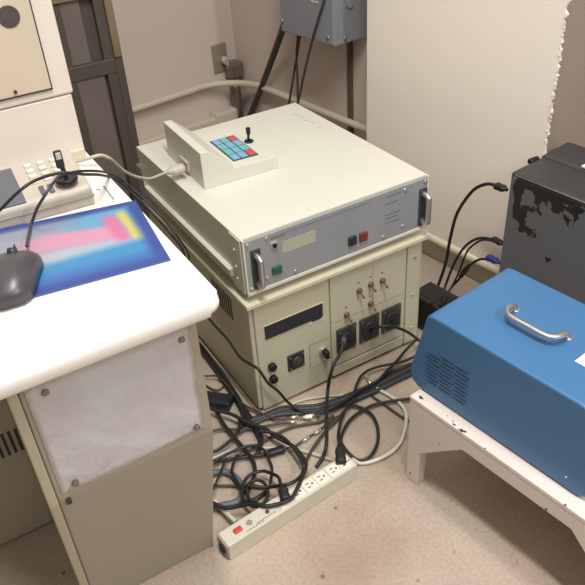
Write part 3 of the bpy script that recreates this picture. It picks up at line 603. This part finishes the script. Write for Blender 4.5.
# ---------------------------------------------------------------- mouse pad
t_ = bmesh.new(); nx, ny = 90, 60
pc = [Vector((-.4475, -.0690)), Vector((-.2335, -.1115)), Vector((-.2585, -.3160)), Vector((-.4560, -.2900))]
ext = 1.55   # the pad runs on out of the frame to the left
TL = pc[1]+(pc[0]-pc[1])*ext; TR = pc[1]; BR = pc[2]; BL = pc[2]+(pc[3]-pc[2])*ext
def padcol(u, v):   # u from the right edge leftwards (0..1), v from the back edge to the front (0..1)
    def sm(a, b, x): x = max(0, min(1, (x-a)/(b-a))); return x*x*(3-2*x)
    mixc = lambda a, b, k: tuple(a[i]*(1-k)+b[i]*k for i in range(3))
    deep = (50, 70, 132); sky = (84, 146, 186); grey = (138, 142, 156); pink = (186, 134, 158); yel = (184, 172, 92); cy = (60, 124, 170)
    c = mixc(grey, sky, sm(.50, .20, u)*.85)
    w = .05*math.sin(u*9)
    c = mixc(c, (164, 172, 180), sm(.18, .1, abs(v-.60-.1*u))*.7)
    c = mixc(c, pink, sm(.16, .07, abs(v-.40-w*.6))*sm(.02+.10, .16, u)*sm(.66, .50, u))
    c = mixc(c, (188, 104, 140), sm(.06, .01, abs(u-.150+.05*(v-.4)))*sm(.28, .14, abs(v-.38)))
    c = mixc(c, yel, sm(.040, .008, abs(u-.085+.05*(v-.4)))*sm(.30, .18, abs(v-.38)))
    c = mixc(c, cy, sm(.56, .68, v-.08*u))
    c = mixc(c, (56, 92, 156), sm(.74, .92, v))
    c = mixc(c, deep, sm(.06, .02, u))
    e = min(u*1.3, v, 1-v)
    c = mixc(deep, c, sm(.03, .12, e))
    return tuple(S(*c)[i] for i in range(3))+(1,)
V = {}; uv = {}
for i in range(nx+1):
    for k in range(ny+1):
        u, v = i/nx, k/ny
        a = TR+(TL-TR)*u; b_ = BR+(BL-BR)*u; q = a+(b_-a)*v
        V[i, k] = t_.verts.new((q.x, q.y, .7232)); uv[V[i, k]] = (u, v)
fs = []
for i in range(nx):
    for k in range(ny): fs.append(t_.faces.new((V[i, k], V[i, k+1], V[i+1, k+1], V[i+1, k])))
lay = t_.loops.layers.float_color.new('print')
for f in t_.faces:
    for lp in f.loops: lp[lay] = padcol(*uv[lp.vert])
geo = bmesh.ops.extrude_face_region(t_, geom=[e for e in t_.edges if e.is_boundary] )
for el in geo['geom']:
    if isinstance(el, bmesh.types.BMVert): el.co.z = .7205
for f in t_.faces:
    if f.calc_center_median().z < .7231:
        for lp in f.loops: lp[lay] = S(66, 92, 160)
me = bpy.data.meshes.new('mouse_pad'); t_.to_mesh(me); t_.free(); me.materials.append(M['pad_print'])
mp = bpy.data.objects.new('mouse_pad', me); COL.objects.link(mp)
tag(mp, 'blue mouse pad with blurred pink and yellow printing on the white desk', 'mouse pad')

# mouse
t = thing('computer_mouse', 'dark grey computer mouse on the left of the printed mouse pad', 'mouse', (-.466, -.238, .7235), math.radians(-24))
t.scale = (1.13, 1.13, 1.1)
def mouse_sec(y, w, h, z0=0):
    ring = []
    for j in range(24):
        an = 2*math.pi*j/24; c, s_ = math.cos(an), math.sin(an)
        zz = h*max(0, s_)**.8 if s_ > 0 else .0
        xx = w*(abs(c)**.75)*(1 if c > 0 else -1)
        if s_ < 0: zz = .0; xx = w*.96*c
        ring.append((xx, y, z0+zz+.002))
    return ring
secs = []
for k in range(15):
    q = k/14; y = -.060+.118*q
    w = .0345*(1-abs(2*q-1)**3.2)**.5*(1+.06*math.cos(math.pi*q*2)) + .002
    h = .037*(math.sin(math.pi*(q*.86+.07))**.7)*(1.04-.35*q)
    secs.append(mouse_sec(y, w, h))
mb = MB(); mb.loft(secs, 'mouse_dark'); mb.build('shell', t)
MB().box(-.0006, .012, .020, .0006, .050, .0262, 'mouse_detail').build('button_seam', t)
MB().cyl((-.005, .034, .024), (.005, .034, .024), .006, 'mouse_detail', 16).build('scroll_wheel', t)

# ---------------------------------------------------------------- white bench
BT = math.radians(7.4)
t = thing('low_bench', 'low white painted wooden bench with chipped edges under the blue box', 'bench', (.174, -.352, 0), BT)
# local: y runs 0 .. -.62 along the long side, x 0 .. .34 across, z up to .245
BL_ = .520; BW = .33; BH = .246
def side(x0, x1):
    m_ = MB()
    m_.prism([(0, 0), (0, BH-.0125), (-BL_, BH-.0125), (-BL_, 0), (-BL_+.034, 0), (-BL_+.034, .100), (-BL_+.140, .200), (-.140, .200), (-.034, .100), (-.034, 0)], 'x', x0, x1, 'bench_paint', .0025)
    return m_
side(0, .024).build('side_frame', t); side(BW-.024, BW).build('side_frame', t)
MB().box(-.0005, -BL_-.001, BH-.012, BW+.0005, .001, BH, 'bench_paint', .0025).build('seat_board', t)
MB().box(.025, -.024, .10, BW-.025, -.004, BH-.024, 'bench_paint', .002).build('end_board', t)
MB().box(.025, -BL_+.004, .10, BW-.025, -BL_+.024, BH-.024, 'bench_paint', .002).build('end_board', t)
rnd = random.Random(5)
CL = 'bare wood where the white paint has chipped'
for (x, y, rr) in ((.012, -.020, .0048), (.010, -.104, .002), (.004, -.112, .0035), (.003, -.132, .0055), (.006, -.138, .0025), (.012, -.088, .0015), (.001, -.19, .0015), (.001, -.36, .002)):
    P_ = []
    for k in range(9):
        a = 2*math.pi*k/9; P_.append((x+rr*.8*math.cos(a)*rnd.uniform(.5, 1.2), y+rr*1.5*math.sin(a)*rnd.uniform(.5, 1.2)))
    MB().prism(P_, 'z', BH-.0012, BH+.0003, 'bench_chip').build('paint_chip', t, label=CL)
for (y, zz, rr) in ((-.012, .02, .003), (-.085, .172, .002), (-.33, .206, .003)):
    MB().prism([(y+rr*math.cos(k)*rnd.uniform(.5, 1.1), zz+rr*math.sin(k)*rnd.uniform(.5, 1.1)) for k in (0, .9, 1.8, 2.7, 3.6, 4.5, 5.4)], 'x', -.0005, .0005, 'bench_chip').build('paint_chip', t, label=CL)

# ---------------------------------------------------------------- blue box
t = thing('blue_instrument', 'blue metal equipment box with vent slots and carrying handle on the white bench', 'instrument', (.2035, -.361, BH+.0025), BT)
# local: x 0 .. .238 across, y + .04 .. - .40, z 0 .. .196
def arc(cx, cz, r, a0, a1, n=6): return [(cx+r*math.cos(math.radians(a0+(a1-a0)*k/n)), cz+r*math.sin(math.radians(a0+(a1-a0)*k/n))) for k in range(n+1)]
prof = [(.018, 0), (.034, .008), (.042, .020), (.042, .040)] + [(.007, .187), (.001, .194), (-.010, .196)]
prof += [(-y-.330, z) for y, z in reversed(prof)]
b = MB(); b.prism(prof, 'x', 0, .238, 'blue_paint', .005, 3, smooth_small=.003); b.build('case', t)
MB().box(.004, -.338, -.002, .234, .008, .001, 'bench_chip').build('gap_strip', t, label='dark strip between box and bench')  # dark strip added along the gap line under the box
v = MB()
for i in range(9):
    zz = .114-i*.0098
    for c in range(3):
        ya = .002-c*.036-(.004 if i % 2 else 0); yb = ya-.031
        if i == 0 and c == 0: continue
        if i == 8 and c == 0: ya -= .01
        v.box(-.0006, yb, zz-.0013, .002, ya, zz+.0013, 'vent_blue')
v.build('vent_slots', t)
h = MB(); hx = .127; z0 = .196
y0, y1 = -.098, -.211
h.tube([(hx, y0, z0-.002), (hx-.003, y0, z0+.010), (hx-.014, y0-.001, z0+.016), (hx-.030, y0-.004, z0+.018), (hx-.042, y0-.014, z0+.019), (hx-.045, y0-.030, z0+.019), (hx-.045, (y0+y1)/2, z0+.019),
        (hx-.045, y1+.026, z0+.019), (hx-.042, y1+.012, z0+.019), (hx-.030, y1+.003, z0+.018), (hx-.014, y1+.001, z0+.016), (hx-.003, y1, z0+.010), (hx, y1, z0-.002)], .0058, 'steel', seg=14, sub=5)
ho = h.build('handle', t, label='chrome carrying handle')
for y in (y0, y1): MB().cyl((hx, y, z0-.001), (hx, y, z0+.003), .009, 'steel', 20, bev=.001).build('handle_washer', ho)
MB().box(.082, -.296, .1955, .150, -.254, .1968, 'sticker_white').build('sticker', t, label='blurred white sticker')
MB().cyl((.001, -.325, .028), (-.0014, -.325, .028), .0018, 'sticker_white', 8).build('rivet', t)

# ---------------------------------------------------------------- black computer tower
t = thing('computer_tower', 'black computer tower with a peeling side panel standing behind the blue box', 'computer', (.662, -.101, 0), math.radians(6))
PW, PL_, PH = .232, .46, .5
b = MB(); b.box(0.004, -PL_, .006, PW, 0, PH, 'pc_black', .006, 3); b.build('case', t)
b = MB(); b.prism([(-.006, .020), (-.006, PH-.014), (-.012, PH-.008), (-PL_+.01, PH-.008), (-PL_+.01, .02)], 'x', -.001, .006, 'peel', .001); b.build('side_panel', t, label='scuffed side panel with flaking film')
MB().tube([(.0035, -.012, PH-.0045), (.0035, -PL_+.01, PH-.0045)], .0012, 'metal', seg=6, sub=1).build('edge_highlight_strip', t)  # pale metal line built in for the highlight along the panel's top edge
b = MB(); b.prism([(.118, .0), (.118, .004), (.125, .010), (.205, .014), (.224, .008), (.224, 0)], 'y', -.19, -.004, 'pc_black', .002); 
for vtx in b.bm.verts: vtx.co.z += PH-.002
b.build('top_cover', t)
b = MB(); b.cyl((.080, .007, PH-.003), (.108, .004, PH-.003), .008, 'black', 14, bev=.003); b.build('rear_latch', t)
MB().box(.12, -.135, PH+.0085, .20, -.105, PH+.0122, 'sticker_white').build('sticker', t, label='blurred white sticker')
for (x, y) in ((.03, -.04), (.2, -.04), (.03, -.42), (.2, -.42)): MB().cyl((x, y, 0), (x, y, .008), .012, 'black', 16).build('rubber_foot', t)

# black box on the floor between cabinet and column
t = thing('power_box', 'low black box on the floor between the beige cabinet and the wall', 'power unit', (.535, .02, 0), TH)
MB().box(0, -.06, 0, .085, .06, .105, 'pc_dark', .006, 3).build('case', t)
MB().box(.015, -.045, .1045, .07, .045, .1065, 'black', .001).build('top_panel', t)

# power adapter lying by the cabinet's left side
t = thing('power_adapter', 'black oblong power adapter lying among the cables beside the desk pedestal', 'adapter', (-.075, .092, .010), math.radians(-46))
MB().box(-.045, -.020, -.009, .040, .020, .018, 'plug_black', .006, 3).build('case', t)

# ---------------------------------------------------------------- power strip
sx0 = Vector((-.2575, -.305)); sx1 = Vector((.0800, -.276))
t = thing('power_strip', 'long beige power strip with a red switch lying on the floor', 'power strip', (sx0.x, sx0.y, 0), math.atan2(sx1.y-sx0.y, sx1.x-sx0.x))
SL = (sx1-sx0).length
b = MB(); b.box(.004, -.0205, .0, SL, .0205, .045, 'strip_body', .002); b.build('housing', t)
b = MB(); b.box(0, -.019, .002, .0045, .019, .043, 'strip_side', .001); b.cyl((.001, .0, .022), (-.003, 0, .022), .011, 'black_matt', 20); b.build('end_cap', t, label='dull end cap')
r = MB(); r.box(.030, -.006, .0445, .049, .006, .050, 'red_bright', .0025); r.build('switch', t, label='red rocker switch')
MB().cyl((.068, .001, .0448), (.068, .001, .0475), .0065, 'strip_side', 20, bev=.001).build('reset_button', t)
MB().cyl((.112, .0, .0448), (.112, .0, .0470), .0045, 'red', 16).build('pilot_light', t, label='small dark red lamp')
w = MB()
for i in range(6): w.box(.052+i*.0075, -.0145, .0448, .057+i*.0075, -.0125, .0453, 'ink')
for i in range(7): w.box(.080+i*.0068, -.0105, .0448, .0845+i*.0068, -.0085, .0453, 'ink')
w.build('printed_text', t)
ox = [.155, .190, .222, .254, .288, .318]
for i, x in enumerate(ox):
    o = MB(); o.box(x-.0145, -.015, .0447, x+.0145, .015, .0462, 'outlet_white', .001)
    o.box(x-.007, .004, .0460, x+.001, .0062, .0465, 'black'); o.box(x-.007, -.0062, .0460, x-.000, -.004, .0465, 'black')
    o.cyl((x+.007, 0, .0460), (x+.007, 0, .0465), .0024, 'black', 12); o.build('outlet', t)
for x in (.139, .332): MB().cyl((x, 0, .0448), (x, 0, .0462), .0028, 'metal', 10).build('screw', t)

# ---------------------------------------------------------------- cables
def conn(mb, a, b, r, m):
    a = Vector(a); b = Vector(b); L = (b-a)
    mb.cyl(a, b, r*.30, m, 14); mb.cyl(a+L*.30, a+L*.72, r*.42, m, 14, bev=.0006); mb.cyl(a+L*.85, b, r*.36, m, 14)
for (name, label, group, m, r, pts, plugs) in CABLES:
    base = Vector(pts[len(pts)//2])
    loc = Vector((pts[0][0], pts[0][1], 0))
    P_ = [tuple(Vector(q)-loc) for q in pts]
    cat = 'wire' if name == 'wire' else ('hose' if 'hose' in name or name == 'tubing' else 'cable')
    co = MB().tube(P_, r, m, seg=8, sub=6).build(name, loc=loc, label=label, cat=cat, group=group)
    for (pn, pm, kind, w_, a_, b_) in plugs:
        mb = MB(); a_ = Vector(a_)-loc; b_ = Vector(b_)-loc
        if kind == 'plug': mb.plug(a_, b_, w_, pm)
        elif pn == 'connector_block': mb.plug(a_, b_, w_*.62, pm)
        else: conn(mb, a_, b_, w_, pm)
        mb.build(pn, co)

# ---------------------------------------------------------------- light
def area(name, loc, sx, sy, power, col, rot=(0,0,0)):
    l = bpy.data.lights.new(name, 'AREA'); l.shape = 'RECTANGLE'; l.size = sx; l.size_y = sy; l.energy = power; l.color = col
    o = bpy.data.objects.new(name, l); COL.objects.link(o); o.location = loc; o.rotation_euler = rot; return o
area('ceiling_lamp', (-.14, -.80, 2.6), .10, 1.3, 47, (1, .98, .95))
area('ceiling_lamp', (.62, -2.8, 2.6), .14, 1.3, 58, (1, .98, .95))
w = bpy.data.worlds.new('room_ambient'); SC.world = w; w.use_nodes = True
# a bright ceiling overhead and the dim furniture of a laboratory around
wn = w.node_tree; bg = wn.nodes['Background']
tc = wn.nodes.new('ShaderNodeTexCoord'); sp = wn.nodes.new('ShaderNodeSeparateXYZ'); wr = wn.nodes.new('ShaderNodeValToRGB')
wn.links.new(tc.outputs['Generated'], sp.inputs[0]); wn.links.new(sp.outputs['Z'], wr.inputs['Fac']); wn.links.new(wr.outputs['Color'], bg.inputs['Color'])
el = wr.color_ramp.elements
el[0].position = 0; el[0].color = (.03, .03, .028, 1)
el[1].position = 1; el[1].color = (.74, .70, .66, 1)
e3 = el.new(.12); e3.color = (.062, .062, .059, 1); e4 = el.new(.35); e4.color = (.44, .42, .39, 1)
bg.inputs[1].default_value = 1.0

# ---------------------------------------------------------------- camera
cd = bpy.data.cameras.new('camera'); cd.sensor_width = 36; cd.lens = CAM_F/585*36; cd.clip_start = .01
cam = bpy.data.objects.new('camera', cd); COL.objects.link(cam); cam.location = CAM_C; cam.rotation_euler = CAM_E
SC.camera = cam
SC.view_settings.view_transform = 'Standard'; SC.view_settings.look = 'None'
SC.view_settings.gamma = 1; SC.view_settings.use_curve_mapping = False
SC.view_settings.exposure = 0.05
